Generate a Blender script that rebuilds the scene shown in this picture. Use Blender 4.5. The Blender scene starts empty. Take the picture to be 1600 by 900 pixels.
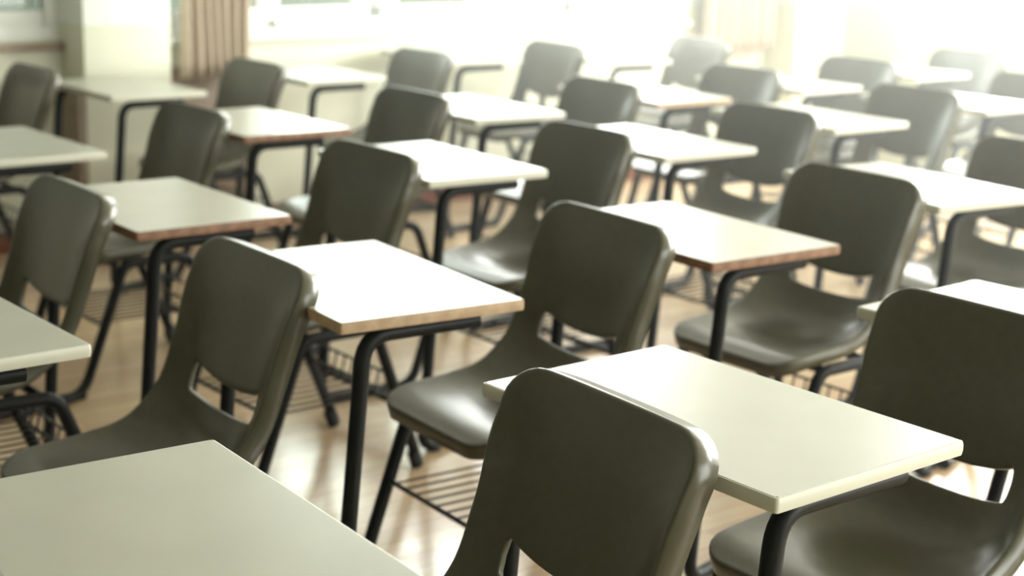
import bpy, bmesh, math, random
from mathutils import Vector, Matrix, Euler

C = bpy.context.scene.collection
R = math.radians
random.seed(4)

# ------------------------------------------------------------------ camera
YAW, PITCH, ROLL, CAM_H = R(39.0), 0.2377, 0.0270, 1.4913
cam_data = bpy.data.cameras.new('camera')
cam = bpy.data.objects.new('camera', cam_data)
C.objects.link(cam)
cam_data.sensor_width = 36.0
cam_data.lens = 2504.3 / 1600 * 36.0
cam_data.clip_start = 0.05
cam_data.clip_end = 200
cam.matrix_world = (Matrix.Translation((0, 0, CAM_H)) @ Matrix.Rotation(-YAW, 4, 'Z')
                    @ Matrix.Rotation(math.pi / 2 - PITCH, 4, 'X') @ Matrix.Rotation(ROLL, 4, 'Z'))
cam_data.dof.use_dof = True
cam_data.dof.focus_distance = 2.2
cam_data.dof.aperture_fstop = 3.4
bpy.context.scene.camera = cam

# ------------------------------------------------------------------ world, lights, exposure
sc = bpy.context.scene
sc.view_settings.view_transform = 'Standard'
sc.view_settings.look = 'None'
sc.view_settings.gamma = 1.0
sc.view_settings.use_curve_mapping = False
sc.view_settings.exposure = -0.5

world = bpy.data.worlds.new('daylight')
sc.world = world
world.use_nodes = True
bg = world.node_tree.nodes['Background']
bg.inputs['Color'].default_value = (0.93, 1.0, 0.95, 1)
bg.inputs['Strength'].default_value = 4.0


def area(name, loc, target, sx, sy, power, col):
    d = bpy.data.lights.new(name, 'AREA')
    d.shape = 'RECTANGLE'
    d.size, d.size_y, d.energy, d.color = sx, sy, power, col
    o = bpy.data.objects.new(name, d)
    C.objects.link(o)
    o.location = loc
    o.rotation_euler = (Vector(target) - Vector(loc)).to_track_quat('-Z', 'Y').to_euler()
    return o


# daylight through the windows of the back wall (the bright right side of the photo)
area('daylight_back_windows', (7.70, 3.1, 1.72), (3.0, 3.3, 0.9), 5.2, 1.45, 960, (1.0, 1.0, 0.95))
# daylight through the long window of the far wall
area('daylight_far_windows', (5.0, 6.40, 1.66), (4.3, 2.0, 0.9), 2.6, 1.25, 190, (0.98, 1.0, 0.96))
# daylight that enters by the windows of the side behind the camera
area('daylight_side_windows', (4.4, -1.22, 1.30), (3.6, 6.4, 0.8), 4.2, 1.7, 225, (1.0, 1.0, 0.94))


# ------------------------------------------------------------------ materials
def mat(name, col, rough=0.5, metal=0.0, spec=0.5, coat=0.0):
    m = bpy.data.materials.new(name)
    m.use_nodes = True
    b = m.node_tree.nodes['Principled BSDF']
    b.inputs['Base Color'].default_value = (*col, 1)
    b.inputs['Roughness'].default_value = rough
    b.inputs['Metallic'].default_value = metal
    b.inputs['Specular IOR Level'].default_value = spec
    if coat:
        b.inputs['Coat Weight'].default_value = coat
        b.inputs['Coat Roughness'].default_value = 0.12
    return m


def noisy(m, col_a, col_b, scale, bump=0.0, detail=3.0, rough=None, stretch=(1, 1, 1)):
    nt = m.node_tree
    b = nt.nodes['Principled BSDF']
    tc = nt.nodes.new('ShaderNodeTexCoord')
    mp = nt.nodes.new('ShaderNodeMapping')
    mp.inputs['Scale'].default_value = stretch
    n = nt.nodes.new('ShaderNodeTexNoise')
    n.inputs['Scale'].default_value = scale
    n.inputs['Detail'].default_value = detail
    r = nt.nodes.new('ShaderNodeValToRGB')
    r.color_ramp.elements[0].position = 0.35
    r.color_ramp.elements[1].position = 0.65
    r.color_ramp.elements[0].color = (*col_a, 1)
    r.color_ramp.elements[1].color = (*col_b, 1)
    nt.links.new(tc.outputs['Object'], mp.inputs[0])
    nt.links.new(mp.outputs[0], n.inputs['Vector'])
    nt.links.new(n.outputs['Fac'], r.inputs[0])
    nt.links.new(r.outputs[0], b.inputs['Base Color'])
    if bump:
        bp = nt.nodes.new('ShaderNodeBump')
        bp.inputs['Strength'].default_value = bump
        bp.inputs['Distance'].default_value = 0.002
        nt.links.new(n.outputs['Fac'], bp.inputs['Height'])
        nt.links.new(bp.outputs[0], b.inputs['Normal'])
    if rough:
        mr = nt.nodes.new('ShaderNodeMapRange')
        mr.inputs['To Min'].default_value, mr.inputs['To Max'].default_value = rough
        nt.links.new(n.outputs['Fac'], mr.inputs['Value'])
        nt.links.new(mr.outputs[0], b.inputs['Roughness'])
    return m


M = {}
M['shell'] = noisy(mat('grey_green_plastic', (0.1, 0.1, 0.08), 0.33), (0.062, 0.058, 0.034), (0.070, 0.066, 0.040), 55, 0.04)
M['shell'].node_tree.nodes['Principled BSDF'].inputs['Roughness'].default_value = 0.29
M['laminate'] = noisy(mat('white_laminate', (0.6, 0.62, 0.52), 0.3), (0.405, 0.41, 0.345), (0.43, 0.435, 0.365), 9, 0)
M['laminate'].node_tree.nodes['Principled BSDF'].inputs['Roughness'].default_value = 0.30
M['laminate_edge'] = mat('pale_edge_band', (0.52, 0.52, 0.43), 0.4)
M['brown_edge'] = noisy(mat('brown_edge_band', (0.2, 0.1, 0.05), 0.5), (0.17, 0.085, 0.045), (0.26, 0.14, 0.08), 40)
M['tan_edge'] = noisy(mat('tan_edge_band', (0.4, 0.28, 0.17), 0.5), (0.36, 0.25, 0.15), (0.46, 0.33, 0.20), 40)
M['black'] = mat('black_enamel', (0.006, 0.0075, 0.007), 0.45, spec=0.2)
M['rubber'] = mat('black_rubber', (0.012, 0.012, 0.012), 0.7)
M['wire'] = mat('black_wire', (0.014, 0.015, 0.014), 0.3)
M['wall'] = noisy(mat('cream_paint', (0.7, 0.68, 0.57), 0.55), (0.76, 0.76, 0.655), (0.80, 0.80, 0.69), 3)


def two_tone(m, z, low, high):
    # cream dado paint below height z, white paint above it
    nt = m.node_tree
    b = nt.nodes['Principled BSDF']
    g = nt.nodes.new('ShaderNodeNewGeometry')
    sx = nt.nodes.new('ShaderNodeSeparateXYZ')
    gt = nt.nodes.new('ShaderNodeMath')
    gt.operation = 'GREATER_THAN'
    gt.inputs[1].default_value = z
    mx = nt.nodes.new('ShaderNodeMix')
    mx.data_type = 'RGBA'
    mx.inputs[6].default_value, mx.inputs[7].default_value = (*low, 1), (*high, 1)
    nt.links.new(g.outputs['Position'], sx.inputs[0])
    nt.links.new(sx.outputs['Z'], gt.inputs[0])
    nt.links.new(gt.outputs[0], mx.inputs[0])
    nt.links.new(mx.outputs[2], b.inputs['Base Color'])


two_tone(M['wall'], 0.95, (0.70, 0.71, 0.575), (0.80, 0.82, 0.76))
M['front'] = mat('darkened_front_wall', (0.10, 0.13, 0.09), 0.5)  # unseen front wall, darkened to keep bounce light off the seat backs
M['ceiling'] = mat('ceiling_white', (0.60, 0.60, 0.55), 0.8)
M['frame'] = mat('white_window_paint', (0.80, 0.82, 0.78), 0.3)
M['brown_tone'] = noisy(mat('brown_strip_and_sill', (0.3, 0.2, 0.12), 0.5), (0.22, 0.165, 0.115), (0.27, 0.205, 0.145), 6)
M['skirting'] = mat('red_brown_skirting', (0.19, 0.06, 0.03), 0.4)
M['curtain'] = noisy(mat('beige_curtain', (0.6, 0.5, 0.38), 0.9), (0.46, 0.385, 0.30), (0.52, 0.44, 0.345), 60)
M['steel'] = mat('steel', (0.45, 0.45, 0.43), 0.3, 1.0)
M['outside'] = noisy(mat('grey_concrete', (0.3, 0.31, 0.26), 0.9), (0.22, 0.22, 0.19), (0.27, 0.27, 0.235), 1.2)
M['outside_dark'] = noisy(mat('shading_block', (0.08, 0.08, 0.07), 0.9), (0.085, 0.088, 0.070), (0.11, 0.112, 0.09), 1.2)


def floor_mat():
    m = mat('parquet', (0.5, 0.36, 0.22), 0.22)
    nt = m.node_tree
    b = nt.nodes['Principled BSDF']
    tc = nt.nodes.new('ShaderNodeTexCoord')
    br = nt.nodes.new('ShaderNodeTexBrick')
    br.offset = 0.37
    for k, v in {'Scale': 1.0, 'Brick Width': 0.9, 'Row Height': 0.075, 'Mortar Size': 0.0012, 'Mortar Smooth': 0.3, 'Bias': 0.0}.items():
        br.inputs[k].default_value = v
    br.inputs['Color1'].default_value = (0.50, 0.365, 0.225, 1)
    br.inputs['Color2'].default_value = (0.60, 0.45, 0.29, 1)
    br.inputs['Mortar'].default_value = (0.24, 0.15, 0.08, 1)
    mp = nt.nodes.new('ShaderNodeMapping')
    mp.inputs['Scale'].default_value = (1.5, 26, 1)
    n = nt.nodes.new('ShaderNodeTexNoise')
    n.inputs['Scale'].default_value = 2.5
    n.inputs['Detail'].default_value = 5
    mix = nt.nodes.new('ShaderNodeMix')
    mix.data_type = 'RGBA'
    mix.blend_type = 'MULTIPLY'
    mix.inputs[0].default_value = 0.35
    nt.links.new(tc.outputs['Object'], br.inputs['Vector'])
    nt.links.new(tc.outputs['Object'], mp.inputs[0])
    nt.links.new(mp.outputs[0], n.inputs['Vector'])
    nt.links.new(br.outputs['Color'], mix.inputs[6])
    nt.links.new(n.outputs['Color'], mix.inputs[7])
    hs = nt.nodes.new('ShaderNodeHueSaturation')
    hs.inputs['Value'].default_value = 1.15
    nt.links.new(mix.outputs[2], hs.inputs['Color'])
    nt.links.new(hs.outputs[0], b.inputs['Base Color'])
    n2 = nt.nodes.new('ShaderNodeTexNoise')
    n2.inputs['Scale'].default_value = 5.0
    mr = nt.nodes.new('ShaderNodeMapRange')
    mr.inputs['To Min'].default_value, mr.inputs['To Max'].default_value = 0.10, 0.30
    nt.links.new(tc.outputs['Object'], n2.inputs['Vector'])
    nt.links.new(n2.outputs['Fac'], mr.inputs['Value'])
    nt.links.new(mr.outputs[0], b.inputs['Roughness'])
    bp = nt.nodes.new('ShaderNodeBump')
    bp.inputs['Strength'].default_value = 0.15
    bp.inputs['Distance'].default_value = 0.002
    nt.links.new(n2.outputs['Fac'], bp.inputs['Height'])
    nt.links.new(bp.outputs[0], b.inputs['Normal'])
    return m


M['floor'] = floor_mat()


def glass_mat():
    m = bpy.data.materials.new('window_glass')
    m.use_nodes = True
    nt = m.node_tree
    for nd in list(nt.nodes):
        nt.nodes.remove(nd)
    out = nt.nodes.new('ShaderNodeOutputMaterial')
    tr = nt.nodes.new('ShaderNodeBsdfTransparent')
    tr.inputs[0].default_value = (0.90, 0.95, 0.92, 1)
    gl = nt.nodes.new('ShaderNodeBsdfGlossy')
    gl.inputs['Roughness'].default_value = 0.02
    mx = nt.nodes.new('ShaderNodeMixShader')
    fr = nt.nodes.new('ShaderNodeFresnel')
    fr.inputs['IOR'].default_value = 1.45
    nt.links.new(fr.outputs[0], mx.inputs[0])
    nt.links.new(tr.outputs[0], mx.inputs[1])
    nt.links.new(gl.outputs[0], mx.inputs[2])
    nt.links.new(mx.outputs[0], out.inputs['Surface'])
    return m


M['glass'] = glass_mat()
lampm = mat('lit_tube', (1, 1, 1), 0.5)
lampm.node_tree.nodes['Principled BSDF'].inputs['Emission Color'].default_value = (1.0, 0.98, 0.92, 1)
lampm.node_tree.nodes['Principled BSDF'].inputs['Emission Strength'].default_value = 0.6
M['lamp'] = lampm


# ------------------------------------------------------------------ mesh helpers
def obj(name, bm, m, parent=None, smooth=True, angle=40):
    me = bpy.data.meshes.new(name)
    bmesh.ops.recalc_face_normals(bm, faces=bm.faces)
    bm.to_mesh(me)
    bm.free()
    me.materials.append(m)
    if smooth:
        me.shade_smooth()
        me.set_sharp_from_angle(angle=R(angle))
    o = bpy.data.objects.new(name, me)
    C.objects.link(o)
    if parent:
        o.parent = parent
    return o


def add_box(bm, x0, x1, y0, y1, z0, z1, bevel=0.0, seg=2):
    r = bmesh.ops.create_cube(bm, size=1.0)
    for v in r['verts']:
        v.co = Vector(((x0 + x1) / 2 + v.co.x * (x1 - x0), (y0 + y1) / 2 + v.co.y * (y1 - y0), (z0 + z1) / 2 + v.co.z * (z1 - z0)))
    if bevel:
        es = list({e for v in r['verts'] for e in v.link_edges})
        bmesh.ops.bevel(bm, geom=es, offset=bevel, segments=seg, affect='EDGES', profile=0.5)


def box(name, m, dims, parent=None, bevel=0.0):
    bm = bmesh.new()
    add_box(bm, *dims, bevel=bevel)
    return obj(name, bm, m, parent)


def fillet(pts, radii, n=7):
    """pts: corner points, radii: one per inner corner"""
    P = [Vector(p) for p in pts]
    out = [P[0]]
    for i in range(1, len(P) - 1):
        a, b = (P[i - 1] - P[i]), (P[i + 1] - P[i])
        rr = radii[i - 1]
        a.normalize(); b.normalize()
        ang = a.angle(b)
        t = min(rr / math.tan(ang / 2), 0.49 * min((P[i - 1] - P[i]).length, (P[i + 1] - P[i]).length))
        p0, p1 = P[i] + a * t, P[i] + b * t
        for k in range(n + 1):
            s = k / n
            # quadratic curve through the corner is close to the arc of a bent tube
            out.append(p0 * (1 - s) ** 2 + P[i] * 2 * s * (1 - s) + p1 * s * s)
    out.append(P[-1])
    return out


def add_tube(bm, path, r, seg=12):
    path = [Vector(p) for p in path]
    rings = []
    t0 = (path[1] - path[0]).normalized()
    up = Vector((0, 0, 1)) if abs(t0.z) < 0.9 else Vector((1, 0, 0))
    nrm = (up - t0 * up.dot(t0)).normalized()
    for i, p in enumerate(path):
        if i == 0:
            t = t0
        elif i == len(path) - 1:
            t = (path[i] - path[i - 1]).normalized()
        else:
            t = ((path[i + 1] - path[i]).normalized() + (path[i] - path[i - 1]).normalized()).normalized()
        nrm = (nrm - t * nrm.dot(t)).normalized()
        bn = t.cross(nrm)
        rings.append([bm.verts.new(p + (nrm * math.cos(2 * math.pi * k / seg) + bn * math.sin(2 * math.pi * k / seg)) * r) for k in range(seg)])
    for a, b in zip(rings, rings[1:]):
        for k in range(seg):
            bm.faces.new((a[k], a[(k + 1) % seg], b[(k + 1) % seg], b[k]))
    bm.faces.new(rings[0][::-1])
    bm.faces.new(rings[-1])


def struct(o):
    o['kind'] = 'structure'
    return o


# ------------------------------------------------------------------ room
WALL_Y = 6.42
X0, X1, Y0, H = -3.2, 7.75, -1.3, 3.0


def wall_with_holes(name, axis, pos, thick, a0, a1, z1, holes, m):
    """wall panel in the plane axis=pos, from a0 to a1, holes = (b0, b1, z0, z1)"""
    bm = bmesh.new()
    xs = sorted({a0, a1, *[h[0] for h in holes], *[h[1] for h in holes]})
    zs = sorted({0.0, z1, *[h[2] for h in holes], *[h[3] for h in holes]})
    for i in range(len(xs) - 1):
        for j in range(len(zs) - 1):
            mx, mz = (xs[i] + xs[i + 1]) / 2, (zs[j] + zs[j + 1]) / 2
            if any(h[0] < mx < h[1] and h[2] < mz < h[3] for h in holes):
                continue
            if axis == 'y':
                add_box(bm, xs[i], xs[i + 1], min(pos, pos + thick), max(pos, pos + thick), zs[j], zs[j + 1])
            else:
                add_box(bm, min(pos, pos + thick), max(pos, pos + thick), xs[i], xs[i + 1], zs[j], zs[j + 1])
    bmesh.ops.remove_doubles(bm, verts=bm.verts, dist=1e-5)
    # drop the faces hidden inside the wall
    seen = {}
    for f in list(bm.faces):
        key = tuple(round(c, 4) for c in f.calc_center_median())
        seen.setdefault(key, []).append(f)
    bmesh.ops.delete(bm, geom=[f for fs in seen.values() if len(fs) > 1 for f in fs], context='FACES_ONLY')
    return struct(obj(name, bm, m, smooth=False))


struct(box('floor', M['floor'], (X0 - .2, X1 + .2, Y0 - .2, WALL_Y + .2, -0.10, 0.0)))
struct(box('ceiling', M['ceiling'], (X0 - .2, X1 + .2, Y0 - .2, WALL_Y + .2, H, H + 0.1)))
W1 = (-0.2, 2.74, 0.875, 2.35)
W2 = (3.16, 6.36, 0.865, 2.35)
W3 = (0.4, 5.9, 0.90, 2.45)
wall_with_holes('wall_far', 'y', WALL_Y, 0.2, X0, X1, H, [W1, W2], M['wall'])
wall_with_holes('wall_back', 'x', X1, 0.2, Y0 - .2, WALL_Y + .2, H, [W3], M['wall'])
wall_with_holes('wall_front', 'x', X0, -0.2, Y0 - .2, WALL_Y + .2, H, [], M['front'])
wall_with_holes('wall_near', 'y', Y0, -0.2, X0, X1, H, [(2.2, 6.6, 0.40, 2.2)], M['wall'])
# pillars standing out of the far wall
struct(box('wall_pillar', M['wall'], (2.745, 3.13, 6.19, WALL_Y + 0.01, 0, H), bevel=0.004))
struct(box('wall_pillar', M['wall'], (7.05, 7.45, 6.19, WALL_Y + 0.01, 0, H), bevel=0.004))
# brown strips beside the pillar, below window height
struct(box('brown_strip', M['brown_tone'], (3.131, 3.60, 6.385, WALL_Y - 0.001, 0.08, 0.74), bevel=0.003))
struct(box('pillar_shade', M['brown_tone'], (2.715, 2.745, 6.20, WALL_Y - 0.001, 0.08, 0.70), bevel=0.003))  # shaded left side of the pillar, put in as a brown strip
for nm, x0, x1 in (('baseboard_left', X0, 2.744), ('baseboard_right', 3.131, 7.049)):
    struct(box(nm, M['skirting'], (x0, x1, WALL_Y - 0.018, WALL_Y, 0, 0.085), bevel=0.003))


def window(n, rect, mullions, y):
    """sliding windows: root frame with rails and stiles, panes, sill and latch"""
    x0, x1, z0, z1 = rect
    bm = bmesh.new()
    add_box(bm, x0, x1, y - .03, y + .05, z0, z0 + .055, .004)
    add_box(bm, x0, x1, y - .03, y + .05, z1 - .06, z1, .004)
    add_box(bm, x0, x0 + .05, y - .03, y + .05, z0 + .055, z1 - .06, .004)
    add_box(bm, x1 - .05, x1, y - .03, y + .05, z0 + .055, z1 - .06, .004)
    fr = struct(obj('window_%d' % n, bm, M['frame']))
    edges = [x0 + .05] + [c for m_ in mullions for c in m_] + [x1 - .05]
    for i in range(0, len(edges), 2):
        a, b = edges[i], edges[i + 1]
        dy = 0.012 if (i // 2) % 2 else -0.012
        sb = bmesh.new()
        w = .035
        add_box(sb, a - .075, b + .075, y + dy - .01, y + dy + .02, z0 + .05, z0 + .118, .003)
        add_box(sb, a - w, b + w, y + dy - .01, y + dy + .02, z1 - .12, z1 - .055, .003)
        wl = (a - edges[i - 1]) / 2 + .012 if i else .075
        wr = (edges[i + 2] - b) / 2 + .012 if i + 2 < len(edges) else .075
        add_box(sb, a - wl, a, y + dy - .01, y + dy + .02, z0 + .118, z1 - .12, .003)
        add_box(sb, b, b + wr, y + dy - .01, y + dy + .02, z0 + .118, z1 - .12, .003)
        sash = obj('sash', sb, M['frame'], fr)
        gb = bmesh.new()
        add_box(gb, a, b, y + dy + .003, y + dy + .008, z0 + .118, z1 - .12)
        obj('pane', gb, M['glass'], sash, smooth=False)
    return fr


w1 = window(1, W1, [(0.55, 0.70), (1.25, 1.40), (1.95, 2.08)], WALL_Y + .05)
w2 = window(2, W2, [(3.68, 3.812), (4.224, 4.452), (4.879, 5.053), (5.434, 5.65), (5.98, 6.08)], WALL_Y + .03)
lb = bmesh.new()
add_box(lb, 3.745, 3.79, WALL_Y - .02, WALL_Y + .005, .905, .935, .004)
add_box(lb, 3.757, 3.768, WALL_Y - .035, WALL_Y - .018, .895, .935, .003)
obj('window_latch', lb, M['steel'], w2)
sb = bmesh.new()
add_box(sb, 3.135, 6.39, WALL_Y - .05, WALL_Y + .03, .843, .866, .004)
obj('window_sill', sb, M['frame'], w2)
sb = bmesh.new()
add_box(sb, -0.25, 2.743, WALL_Y - .05, WALL_Y + .03, .835, .868, .006)
obj('window_sill', sb, M['brown_tone'], w1)

# the grey building outside the windows
bb = bmesh.new()
add_box(bb, -8, 16, 12, 13, -2, 1.5)
for kx in range(-7, 16, 2):
    add_box(bb, kx, kx + .35, 11.85, 12, -2, 1.5)
add_box(bb, -8, 16, 11.7, 12, 1.3, 1.6)
struct(obj('trim_3', bb, M['outside'], smooth=False))
bb = bmesh.new()  # taller block added to shade the left window from the sky
add_box(bb, -9, 5.2, 11.2, 11.6, -2, 6.5)
for kz in range(0, 6):
    add_box(bb, -9, 5.25, 11.1, 11.2, kz, kz + .12)
struct(obj('sky_shade_block', bb, M['outside_dark'], smooth=False))


def window_back():
    y0, y1, z0, z1 = W3
    x = X1 + .04
    bm = bmesh.new()
    add_box(bm, x - .03, x + .05, y0, y1, z0, z0 + .06, .004)
    add_box(bm, x - .03, x + .05, y0, y1, z1 - .06, z1, .004)
    n = 6
    for k in range(n + 1):
        c = y0 + (y1 - y0) * k / n
        a, b = max(y0, c - .035), min(y1, c + .035)
        add_box(bm, x - .03, x + .05, a, b, z0 + .06, z1 - .06, .004)
    fr = struct(obj('window_3', bm, M['frame']))
    for k in range(n):
        a, b = y0 + (y1 - y0) * k / n + .035, y0 + (y1 - y0) * (k + 1) / n - .035
        gb = bmesh.new()
        add_box(gb, x, x + .005, a, b, z0 + .06, z1 - .06)
        obj('pane', gb, M['glass'], fr, smooth=False)
    sb = bmesh.new()
    add_box(sb, X1 - .05, X1 + .03, y0 - .03, y1 + .03, z0 - .022, z0 + .002, .004)
    obj('window_sill', sb, M['frame'], fr)


window_back()


def curtain(name, x0, x1, y, z0, z1, folds, amp, label):
    bm = bmesh.new()
    nx, nz = folds * 10, 24
    g = []
    rnd = random.Random(int(x0 * 100))
    ph = [rnd.uniform(-.5, .5) for _ in range(folds + 1)]
    am = [rnd.uniform(.6, 1.15) for _ in range(folds + 1)]
    for j in range(nz + 1):
        t = j / nz
        row = []
        for i in range(nx + 1):
            s = i / nx
            k = min(int(s * folds), folds - 1)
            f = s * folds - k
            ph_ = ph[k] * (1 - f) + ph[k + 1] * f
            a = am[k] * (1 - f) + am[k + 1] * f
            x = x0 + s * (x1 - x0) + .012 * math.sin(7 * t + 5 * s) * (1 - t)
            row.append(bm.verts.new((x, y + amp * a * math.cos(2 * math.pi * s * folds + ph_ * (1 - t) * 2), z0 + t * (z1 - z0) + (.006 * math.sin(s * folds * 6.283) if j == 0 else 0))))
        g.append(row)
    for j in range(nz):
        for i in range(nx):
            bm.faces.new((g[j][i], g[j][i + 1], g[j + 1][i + 1], g[j + 1][i]))
    o = obj(name, bm, M['curtain'], angle=180)
    md = o.modifiers.new('cloth', 'SOLIDIFY')
    md.thickness = 0.003
    o['label'], o['category'] = label, 'curtain'
    o['group'] = 'beige curtains at the far windows'
    hb = bmesh.new()
    add_box(hb, x0, x1, y - .02, y + .02, z1 - .03, z1 + .02, .004)
    obj('curtain_heading', hb, M['curtain'], o)
    return o


curtain('curtain', 3.235, 3.585, 6.30, 0.70, 2.45, 7, .026, 'beige pleated curtain hanging beside the left pillar, at the left end of the long window')
curtain('curtain', 6.42, 6.99, 6.30, 0.69, 2.45, 8, .030, 'pale beige pleated curtain hanging at the right end of the long window')


def curtain_rail():
    bm = bmesh.new()
    add_tube(bm, [(3.14, 6.30, 2.49), (7.04, 6.30, 2.49)], .012)
    for x in (3.16, 5.1, 7.02):
        add_box(bm, x - .01, x + .01, 6.30, WALL_Y, 2.48, 2.50)
    o = struct(obj('trim_4', bm, M['frame']))


curtain_rail()


def ceiling_lamp(x, y, label):
    e = bpy.data.objects.new('ceiling_lamp', None)
    C.objects.link(e)
    e.location = (x, y, H)
    e['label'], e['category'], e['group'] = label, 'ceiling lamp', 'twin tube lamps on the ceiling'
    bm = bmesh.new()
    add_box(bm, -.11, .11, -.62, .62, -.05, 0, .006)
    obj('lamp_body', bm, M['frame'], e)
    for s in (-.06, .06):
        tb = bmesh.new()
        add_tube(tb, [(s, -.58, -.075), (s, .58, -.075)], .016)
        obj('lamp_tube', tb, M['lamp'], e)


for x in (0.6, 3.2, 5.8):
    for y in (1.0, 3.6):
        ceiling_lamp(x, y, 'white twin tube lamp lit on the ceiling above the rows')


# ------------------------------------------------------------------ one-piece school desk: shell, desktop, tube frame
def smooth_profile(pts, n):
    """Catmull-Rom through (d, z) control points, resampled evenly by length"""
    P = [Vector((p[0], p[1], 0)) for p in pts]
    P = [P[0] * 2 - P[1]] + P + [P[-1] * 2 - P[-2]]
    raw = []
    for i in range(1, len(P) - 2):
        for k in range(24):
            t = k / 24
            a, b, c, d = P[i - 1], P[i], P[i + 1], P[i + 2]
            raw.append(0.5 * ((2 * b) + (c - a) * t + (2 * a - 5 * b + 4 * c - d) * t * t + (3 * b - a - 3 * c + d) * t ** 3))
    raw.append(P[-2])
    L = [0]
    for a, b in zip(raw, raw[1:]):
        L.append(L[-1] + (b - a).length)
    return raw, L


# local frame: y = -distance behind the front edge of the desktop, x = to the sitter's right, z up
CENTER = [(0.368, 0.420), (0.42, 0.434), (0.50, 0.428), (0.60, 0.418), (0.67, 0.429), (0.714, 0.455), (0.743, 0.50), (0.764, 0.56), (0.786, 0.65), (0.808, 0.74), (0.8327, 0.824)]
SIDE = [(0.368, 0.420), (0.42, 0.438), (0.49, 0.444), (0.56, 0.449), (0.620, 0.462), (0.672, 0.497), (0.712, 0.555), (0.745, 0.635), (0.779, 0.725), (0.8237, 0.824)]


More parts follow.
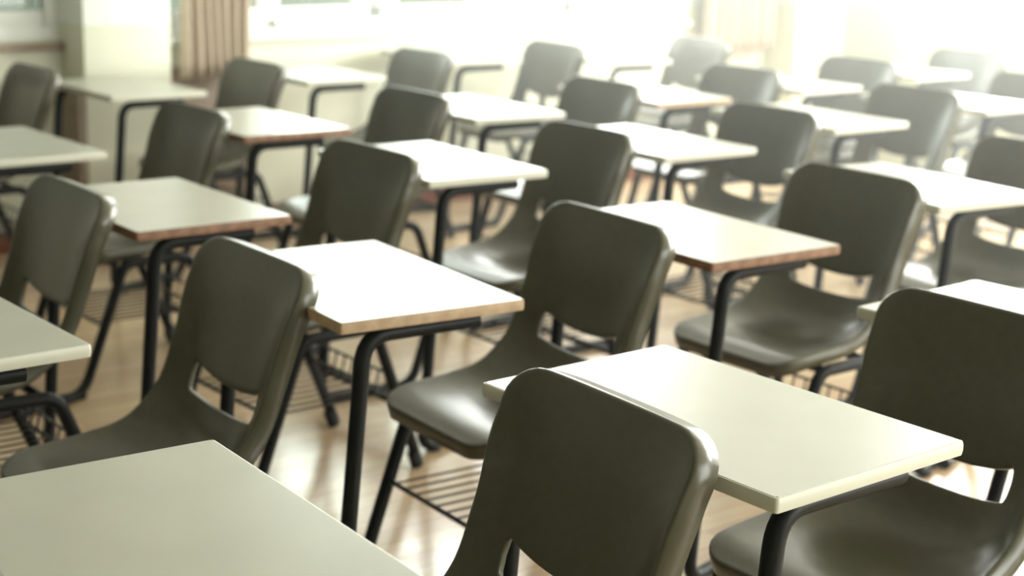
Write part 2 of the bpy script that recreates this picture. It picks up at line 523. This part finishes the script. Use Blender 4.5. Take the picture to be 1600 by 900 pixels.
def make_shell_mesh():
    NS, NU = 64, 28
    cr, cl = smooth_profile(CENTER, NS)
    sr, sl = smooth_profile(SIDE, NS)

    def at(raw, L, t):
        target = t * L[-1]
        for i in range(len(L) - 1):
            if L[i + 1] >= target:
                f = (target - L[i]) / max(L[i + 1] - L[i], 1e-9)
                return raw[i].lerp(raw[i + 1], f)
        return raw[-1]

    total = cl[-1]

    def halfwidth(t):
        s = t * total
        pts = [(0, .196), (.10, .204), (.22, .204), (.33, .196), (.42, .191), (.52, .193), (.66, .2025), (total, .2110)]
        w = pts[-1][1]
        for (a, wa), (b, wb) in zip(pts, pts[1:]):
            if a <= s <= b:
                f = (s - a) / (b - a)
                f = f * f * (3 - 2 * f)
                w = wa + (wb - wa) * f
                break
        for e, rad in ((s, .055), (total - s, .062)):
            if e < rad:
                w -= rad - math.sqrt(max(rad * rad - (rad - e) ** 2, 0))
        return w

    # rows: denser near both ends for the rounded corners
    ts = []
    for k in range(NS + 1):
        x = k / NS
        ts.append(x)
    extra = [.055 * (1 - math.cos(a)) / total for a in (0, .25, .5, .75, 1.0, 1.25)]
    extra += [1 - .062 * (1 - math.cos(a)) / total for a in (0, .25, .5, .75, 1.0, 1.25)]
    ts = sorted(set([t for t in ts if t > .056 / total * 0.9 and t < 1 - .063 / total * 0.9] + extra))

    # opening between seat and back: rows s_lo..s_hi
    H0, H1, HW = total - .310, total - .247, .137      # opening edges along the profile at its ends
    # choose the rows that bound the opening
    lo = min(range(len(ts)), key=lambda i: abs(ts[i] * total - H0))
    hi = min(range(len(ts)), key=lambda i: abs(ts[i] * total - H1))

    bm = bmesh.new()
    grid = []
    us = [-1 + 2 * k / NU for k in range(NU + 1)]
    kh = NU // 2
    # columns bounding the opening
    for ri, t in enumerate(ts):
        row = []
        w = halfwidth(t)
        for ci, u in enumerate(us):
            x = u * w
            s = t * total
            # near the opening, slide columns so that one lies on its side edge
            infl = max(0, 1 - abs(s - (H0 + H1) / 2) / .14)
            uh = 9 / 14
            au = abs(u)
            tgt = HW / w
            au2 = au / uh * tgt if au <= uh else tgt + (au - uh) / (1 - uh) * (1 - tgt)
            au = au * (1 - infl) + au2 * infl
            x = math.copysign(au, u) * w if u else 0
            # bend rows so that the edges of the opening curve
            q = max(0, 1 - abs(x / HW) ** 2.4)
            inl = max(0, 1 - abs(s - H0) / .16) if s < H0 else max(0, 1 - (s - H0) / (H1 - H0)) if s < (H0 + H1) / 2 else 0
            inh = max(0, 1 - abs(s - H1) / .16) if s > H1 else max(0, 1 - (H1 - s) / (H1 - H0)) if s > (H0 + H1) / 2 else 0
            s2 = s - .007 * q * inl - .019 * q * inh
            # rounded ends of the opening
            if abs(abs(u) - uh) < 1e-6 and ri in (lo, hi):
                x -= math.copysign(.004, u)
            tt = s2 / total
            c, sd = at(cr, cl, tt), at(sr, sl, tt)
            k = (abs(x) / .2) ** (2.2 + 1.4 * min(1, max(0, (tt - .40) / .2)))
            k = min(k, 1.15)
            p = c.lerp(sd, k)
            row.append(bm.verts.new((x, -p.x, p.y)))
        grid.append(row)
    faces = {}
    for j in range(len(ts) - 1):
        for i in range(NU):
            if lo <= j < hi and abs(us[i] + us[i + 1]) / 2 < 9 / 14:
                continue
            bm.faces.new((grid[j][i], grid[j][i + 1], grid[j + 1][i + 1], grid[j + 1][i]))
    bmesh.ops.delete(bm, geom=[v for v in bm.verts if not v.link_faces], context='VERTS')
    bm.normal_update()
    # make all normals point to the sitter's side (up on the seat, forward on the back)
    if sum(f.normal.z + f.normal.y for f in bm.faces) < 0:
        bmesh.ops.reverse_faces(bm, faces=bm.faces)
    bm.normal_update()
    # fold the rim back all around, with a tight round
    bound = [e for e in bm.edges if e.is_boundary]
    loops = []
    left = set(bound)
    while left:
        e = left.pop()
        lp = [e.verts[0], e.verts[1]]
        while True:
            nx = [x for x in lp[-1].link_edges if x in left]
            if not nx:
                break
            left.discard(nx[0])
            v = nx[0].other_vert(lp[-1])
            if v is lp[0]:
                break
            lp.append(v)
        loops.append(lp)
    loops.sort(key=len, reverse=True)
    info = []
    for lp in loops:
        n = len(lp)
        data = []
        for i, v in enumerate(lp):
            tan = (lp[(i + 1) % n].co - lp[i - 1].co).normalized()
            nr = v.normal.copy()
            out = tan.cross(nr).normalized()
            cen = Vector((0, 0, 0))
            for f in v.link_faces:
                cen += f.calc_center_median()
            cen /= len(v.link_faces)
            if (v.co - cen).dot(out) < 0:
                out = -out
            data.append((v, out, nr))
        info.append(data)
    for li, data in enumerate(info):
        outer = li == 0
        prof = [(.0030, -.0006), (.0056, -.0026), (.0066, -.0065), (.0069, -.012), (.0078, -.038)] if outer else [(.002, -.0006), (.0035, -.003), (.004, -.012)]
        prev = [d[0] for d in data]
        for (oo, nn) in prof:
            cur = []
            for v, out, nr in data:
                dn = nn
                if outer and nn < -.02 and v.co.z < .5:
                    dn = nn * .85
                cur.append(bm.verts.new(v.co + out * oo + nr * dn))
            n = len(cur)
            for i in range(n):
                bm.faces.new((prev[i], prev[(i + 1) % n], cur[(i + 1) % n], cur[i]))
            prev = cur
    bmesh.ops.recalc_face_normals(bm, faces=bm.faces)
    me = bpy.data.meshes.new('seat_shell')
    # face orientation: normals to the sitter's side
    if sum(f.normal.z for f in bm.faces) < 0:
        bmesh.ops.reverse_faces(bm, faces=bm.faces)
    bm.to_mesh(me)
    bm.free()
    me.materials.append(M['shell'])
    me.shade_smooth()
    return me


SHELL = make_shell_mesh()
TW, TD, TH, HD = 0.60, 0.388, 0.021, 0.760


def make_desktop_mesh():
    bm = bmesh.new()
    add_box(bm, -TW / 2 + .0005, TW / 2 - .0005, -TD + .0005, -.0005, HD - TH, HD)
    vs = [e for e in bm.edges if abs(e.verts[0].co.z - e.verts[1].co.z) > .01]
    bmesh.ops.bevel(bm, geom=vs, offset=.0035, segments=4, affect='EDGES')
    es = [e for e in bm.edges if e.verts[0].co.z > HD - 1e-4 and e.verts[1].co.z > HD - 1e-4 and len(e.link_faces) == 2 and any(abs(f.normal.z) < .5 for f in e.link_faces)]
    bmesh.ops.bevel(bm, geom=es, offset=.0007, segments=2, affect='EDGES')
    me = bpy.data.meshes.new('desktop')
    bm.to_mesh(me)
    bm.free()
    me.materials.append(M['laminate'])
    me.shade_smooth()
    me.set_sharp_from_angle(angle=R(35))
    return me


def make_band_mesh(m, bulge):
    """edge band around the board: a thin ring that wraps its four edges"""
    bm = bmesh.new()
    path = []
    r = .004
    for cx, cy, a0 in ((TW / 2 - r, -r, 0), (-TW / 2 + r, -r, 90), (-TW / 2 + r, -TD + r, 180), (TW / 2 - r, -TD + r, 270)):
        for k in range(6):
            a = R(a0 + 18 * k)
            path.append((cx, cy, math.cos(a), math.sin(a)))
    prof = [(-.002, HD - .0003), (bulge * .45, HD - .0010), (bulge, HD - .006), (bulge, HD - TH + .006), (bulge * .5, HD - TH - .0003), (-.002, HD - TH - .0008)]
    rings = []
    for cx, cy, nx, ny in path:
        rings.append([bm.verts.new((cx + nx * (r + o), cy + ny * (r + o), z)) for o, z in prof])
    n = len(rings)
    for i in range(n):
        a, b = rings[i], rings[(i + 1) % n]
        for k in range(len(prof)):
            k2 = (k + 1) % len(prof)
            bm.faces.new((a[k], b[k], b[k2], a[k2]))
    bmesh.ops.recalc_face_normals(bm, faces=bm.faces)
    me = bpy.data.meshes.new('edge_band')
    bm.to_mesh(me)
    bm.free()
    me.materials.append(m)
    me.shade_smooth()
    me.set_sharp_from_angle(angle=R(50))
    return me


DESKTOP = make_desktop_mesh()
BANDS = {'white': make_band_mesh(M['laminate_edge'], .003), 'brown': make_band_mesh(M['brown_edge'], .0012), 'tan': make_band_mesh(M['tan_edge'], .0012)}
RT = .0155


def make_unit(key, x, y, rot, tz, ta, cX, cY, cz, edge, label):
    cX += .022
    e = bpy.data.objects.new('school_desk', None)
    C.objects.link(e)
    # the sitter faces -X of the room
    e.location = (x, y, 0)
    e.rotation_euler = (0, 0, R(90 + rot))
    e['label'], e['category'] = label, 'school desk'
    e['group'] = 'grey one-piece school desks in rows'
    e.empty_display_size = .2

    # --- desktop with its edge band
    top = bpy.data.objects.new('desktop', DESKTOP)
    C.objects.link(top)
    top.parent = e
    c = Vector((0, -TD / 2, 0))
    rt = Matrix.Rotation(R(ta), 4, 'Z')
    off = c - (rt @ c)
    top.location = (off.x, off.y + .006, tz)
    top.rotation_euler = (0, 0, R(ta))
    band = bpy.data.objects.new('edge_band', BANDS[edge])
    C.objects.link(band)
    band.parent = top
    if edge != 'white':
        band['label'] = '%s edge band' % edge

    # --- seat shell
    sh = bpy.data.objects.new('seat_shell', SHELL)
    C.objects.link(sh)
    sh.parent = e
    sh.location = (cX, cY, cz)
    md = sh.modifiers.new('thickness', 'SOLIDIFY')
    md.thickness = .0035
    md.offset = -1

    # --- frames
    zb = HD - TH - RT - .0015 + tz
    zr = .402 + cz * .8
    floor_z = RT

    def CP(px, d, z):
        return (px + cX, -d + cY, z)

    for s in (-1, 1):
        front = CP(s * .216, .335, floor_z)
        bm = bmesh.new()
        p = fillet([(s * .268, -.29, zb), (s * .268, -.045, zb), (s * .262, .012, floor_z), front],
                   [.055, .05])
        add_tube(bm, p, RT)
        leg = obj('desk_leg', bm, M['black'], e)
        bm = bmesh.new()
        p = fillet([(s * .262, -.12, floor_z), front, CP(s * .2255, .475, zr), CP(s * .2255, .690, zr), CP(s * .206, .845, floor_z + .002)],
                   [.075, .05, .06])
        # begin where the runner ends its straight part
        add_tube(bm, p, RT)
        fr = obj('chair_frame', bm, M['black'], e)
        bm = bmesh.new()
        a = Vector(CP(s * .206, .845, 0)); b = Vector(CP(s * .2255, .690, zr)); dd = (b - a).normalized()
        add_tube(bm, [a + dd * .002 + Vector((0, 0, .004)), a + dd * .05], RT + .003)
        obj('rubber_foot', bm, M['rubber'], fr)
        bm = bmesh.new()
        add_tube(bm, [(s * .264, -.03, .004), (s * .264, -.03 + .001, .02)], RT + .004)
        obj('rubber_foot', bm, M['rubber'], leg)

    def bar(name, a, b, r):
        bm = bmesh.new()
        add_tube(bm, [a, b], r, 10)
        return obj(name, bm, M['black'], e)

    t = (.11 - floor_z) / (zb - floor_z)
    yb = .012 + (-.045 - .012) * t
    bar('crossbar', (-.263, yb, .11), (.263, yb, .11), .011)
    bar('crossbar', (-.268, -.20, zb - .001), (.268, -.20, zb - .001), .010)
    bar('crossbar', CP(-.2255, .50, zr - .002), CP(.2255, .50, zr - .002), .011)
    bar('crossbar', CP(-.2255, .66, zr - .002), CP(.2255, .66, zr - .002), .011)

    # --- wire book rack under the seat
    zk = .215
    f = (zk - floor_z) / (zr - floor_z)
    d0 = .335 + (.475 - .335) * f
    d1 = .845 + (.690 - .845) * f
    hw = .2175
    bm = bmesh.new()
    add_tube(bm, [CP(-hw, d0, zk), CP(hw, d0, zk)], .0055, 8)
    add_tube(bm, [CP(-hw + .0, d1, zk), CP(hw, d1, zk)], .0055, 8)
    add_tube(bm, [CP(-hw + .02, d1 - .005, zk + .055), CP(hw - .02, d1 - .005, zk + .055)], .004, 8)
    for k in range(10):
        px = -.185 + .37 * k / 9
        add_tube(bm, fillet([CP(px, d0 - .004, zk + .004), CP(px, d1 - .02, zk + .004), CP(px, d1 - .006, zk + .06)], [.02], 4), .0028, 6)
    obj('book_rack', bm, M['wire'], e)
    return e


UNITS = {
 'H': (0.6, 1.6, -3.59, 0.001, 0.3, -0.007, -0.01, -0.001, 'white', 'nearest desk, its white top cropped at bottom left, its grey seat back at bottom centre'),
 'A': (1.465, 1.567, -0.83, 0.008, 1.2, -0.012, -0.02, 0.006, 'white', 'desk with large bright white top right of the bottom centre seat back, lower right seat'),
 'G': (2.389, 1.588, 0.87, -0.003, 0.9, 0.0, 0.0, 0.0, 'white', 'pale desktop cropped by the right edge, just behind the big lower right seat back'),
 'F': (0.664, 2.686, -1.71, 0.01, 2.1, -0.019, -0.023, -0.01, 'white', 'desk with top cropped by the left edge and tall seat back behind the nearest desktop'),
 'B': (1.523, 2.606, -3.59, -0.004, -2.1, -0.012, 0.01, -0.001, 'tan', 'desk with tan-edged white top left of centre and rounded seat back in the middle'),
 'C': (2.442, 2.604, -0.79, -0.007, -2.5, 0.013, 0.006, 0.007, 'brown', 'desk with brown-edged white top right of centre and a wide glossy grey seat'),
 'I': (3.45, 2.753, -1.69, -0.006, -4.8, 0.012, 0.013, -0.008, 'white', 'desk whose white top and back are cropped at right edge, behind the wide glossy seat'),
 'P': (0.662, 3.469, -1.56, 0.0, 0.0, -0.0, 0.0, -0.001, 'brown', 'dark seat back, seat and legs at the left edge, the desktop out of frame'),
 'D': (1.539, 3.497, 0.13, -0.001, -1.3, 0.011, 0.002, 0.015, 'brown', 'brown-edged desk at left, its top right behind the leftmost dark seat back'),
 'E': (2.465, 3.668, -0.43, 0.007, -2.3, 0.004, 0.03, -0.008, 'white', 'white-edged desk top above the tan-edged one, meeting the dark seat back at top centre'),
 'J': (3.32, 3.68, 0.31, 0.002, -1.1, 0.013, 0.012, -0.003, 'white', 'desk with white top just right of the dark seat back at top centre'),
 'K': (4.277, 3.843, -0.42, 0.001, -0.4, -0.002, -0.001, 0.001, 'white', 'desk at upper right with narrow white top and a light grey back showing its opening'),
 'V': (5.21, 3.902, 0.82, 0.002, 0.3, 0.002, 0.002, -0.002, 'white', 'desk cropped by the upper right edge, beside the light grey back with visible opening'),
 'Q': (1.564, 4.567, -0.07, 0.0, 0.2, -0.0, -0.0, 0.0, 'white', 'desk at upper left, top cropped by the left edge, dark back before the pillar'),
 'L': (2.43, 4.614, -0.86, 0.005, 0.5, -0.006, -0.01, 0.002, 'brown', 'brown-edged white desk at upper left, behind the dark back that stands before the pillar'),
 'M': (3.329, 4.609, -0.97, 0.003, -0.9, -0.003, -0.003, -0.001, 'white', 'white desk on a black bent leg, up and left of the top centre seat back'),
 'N': (4.215, 4.64, 0.86, 0.002, -1.9, 0.008, 0.03, 0.005, 'tan', 'tan-edged white desk at the top, its pale seat back below the right-hand curtain'),
 'O': (5.05, 4.68, 2.0, -0.0, -0.1, 0.008, 0.03, 0.002, 'white', 'desk in the washed-out upper right, second from the right end of its row'),
 'S': (5.945, 4.785, 0.55, 0.004, -0.7, 0.003, 0.003, -0.002, 'white', 'farthest right desk, the palest grey seat back near the upper right corner'),
 'Z': (1.585, 5.894, -0.1, 0.0, 0.0, -0.0, 0.0, -0.0, 'white', 'grey seat back below the left window, by the far wall, its desktop out of frame'),
 'T': (2.54, 5.79, 1.6, -0.009, -1.2, 0.005, 0.03, -0.009, 'white', 'desk before the cream pillar with two black legs showing under its white top'),
 'W': (3.405, 5.85, 1.2, 0.001, 0.3, 0.001, 0.012, -0.001, 'white', 'desk by the far wall just right of the left curtain, its bent black leg bare'),
 'X': (4.29, 6.04, -0.89, 0.025, -0.7, -0.04, 0.02, -0.006, 'white', 'desk under the middle of the long window, with a very pale seat back'),
 'Y': (5.11, 5.902, -3.64, 0.001, -1.3, -0.009, -0.01, 0.001, 'white', 'desk at the right end of the far wall row, pale back beside the right curtain'),
}
for k, u in UNITS.items():
    make_unit(k, *u)


# ------------------------------------------------------------------ light haze volume added to imitate lens glare, denser to the right
def veil():
    m = bpy.data.materials.new('veil')
    m.use_nodes = True
    nt = m.node_tree
    for nd in list(nt.nodes):
        nt.nodes.remove(nd)
    out = nt.nodes.new('ShaderNodeOutputMaterial')
    v = nt.nodes.new('ShaderNodeVolumeScatter')
    v.inputs['Color'].default_value = (0.97, 1.0, 0.98, 1)
    v.inputs['Density'].default_value = 0.022
    v.inputs['Anisotropy'].default_value = 0.45
    tc = nt.nodes.new('ShaderNodeTexCoord')
    sx = nt.nodes.new('ShaderNodeSeparateXYZ')
    mr = nt.nodes.new('ShaderNodeMapRange')
    mr.interpolation_type = 'SMOOTHSTEP'
    mr.inputs['From Min'].default_value, mr.inputs['From Max'].default_value = 1.9, 4.4
    mr.inputs['To Min'].default_value, mr.inputs['To Max'].default_value = 0.001, 0.044
    nt.links.new(tc.outputs['Object'], sx.inputs[0])
    nt.links.new(sx.outputs['X'], mr.inputs['Value'])
    nt.links.new(mr.outputs[0], v.inputs['Density'])
    nt.links.new(v.outputs[0], out.inputs['Volume'])
    bm = bmesh.new()
    add_box(bm, 0.3, X1 - .08, Y0 + .15, 6.18, 0.01, H - .12)
    o = obj('veil', bm, m, smooth=False)
    o['label'], o['category'], o['kind'] = 'thin bright haze added to imitate lens glare across the right of the room', 'veil', 'stuff'


veil()
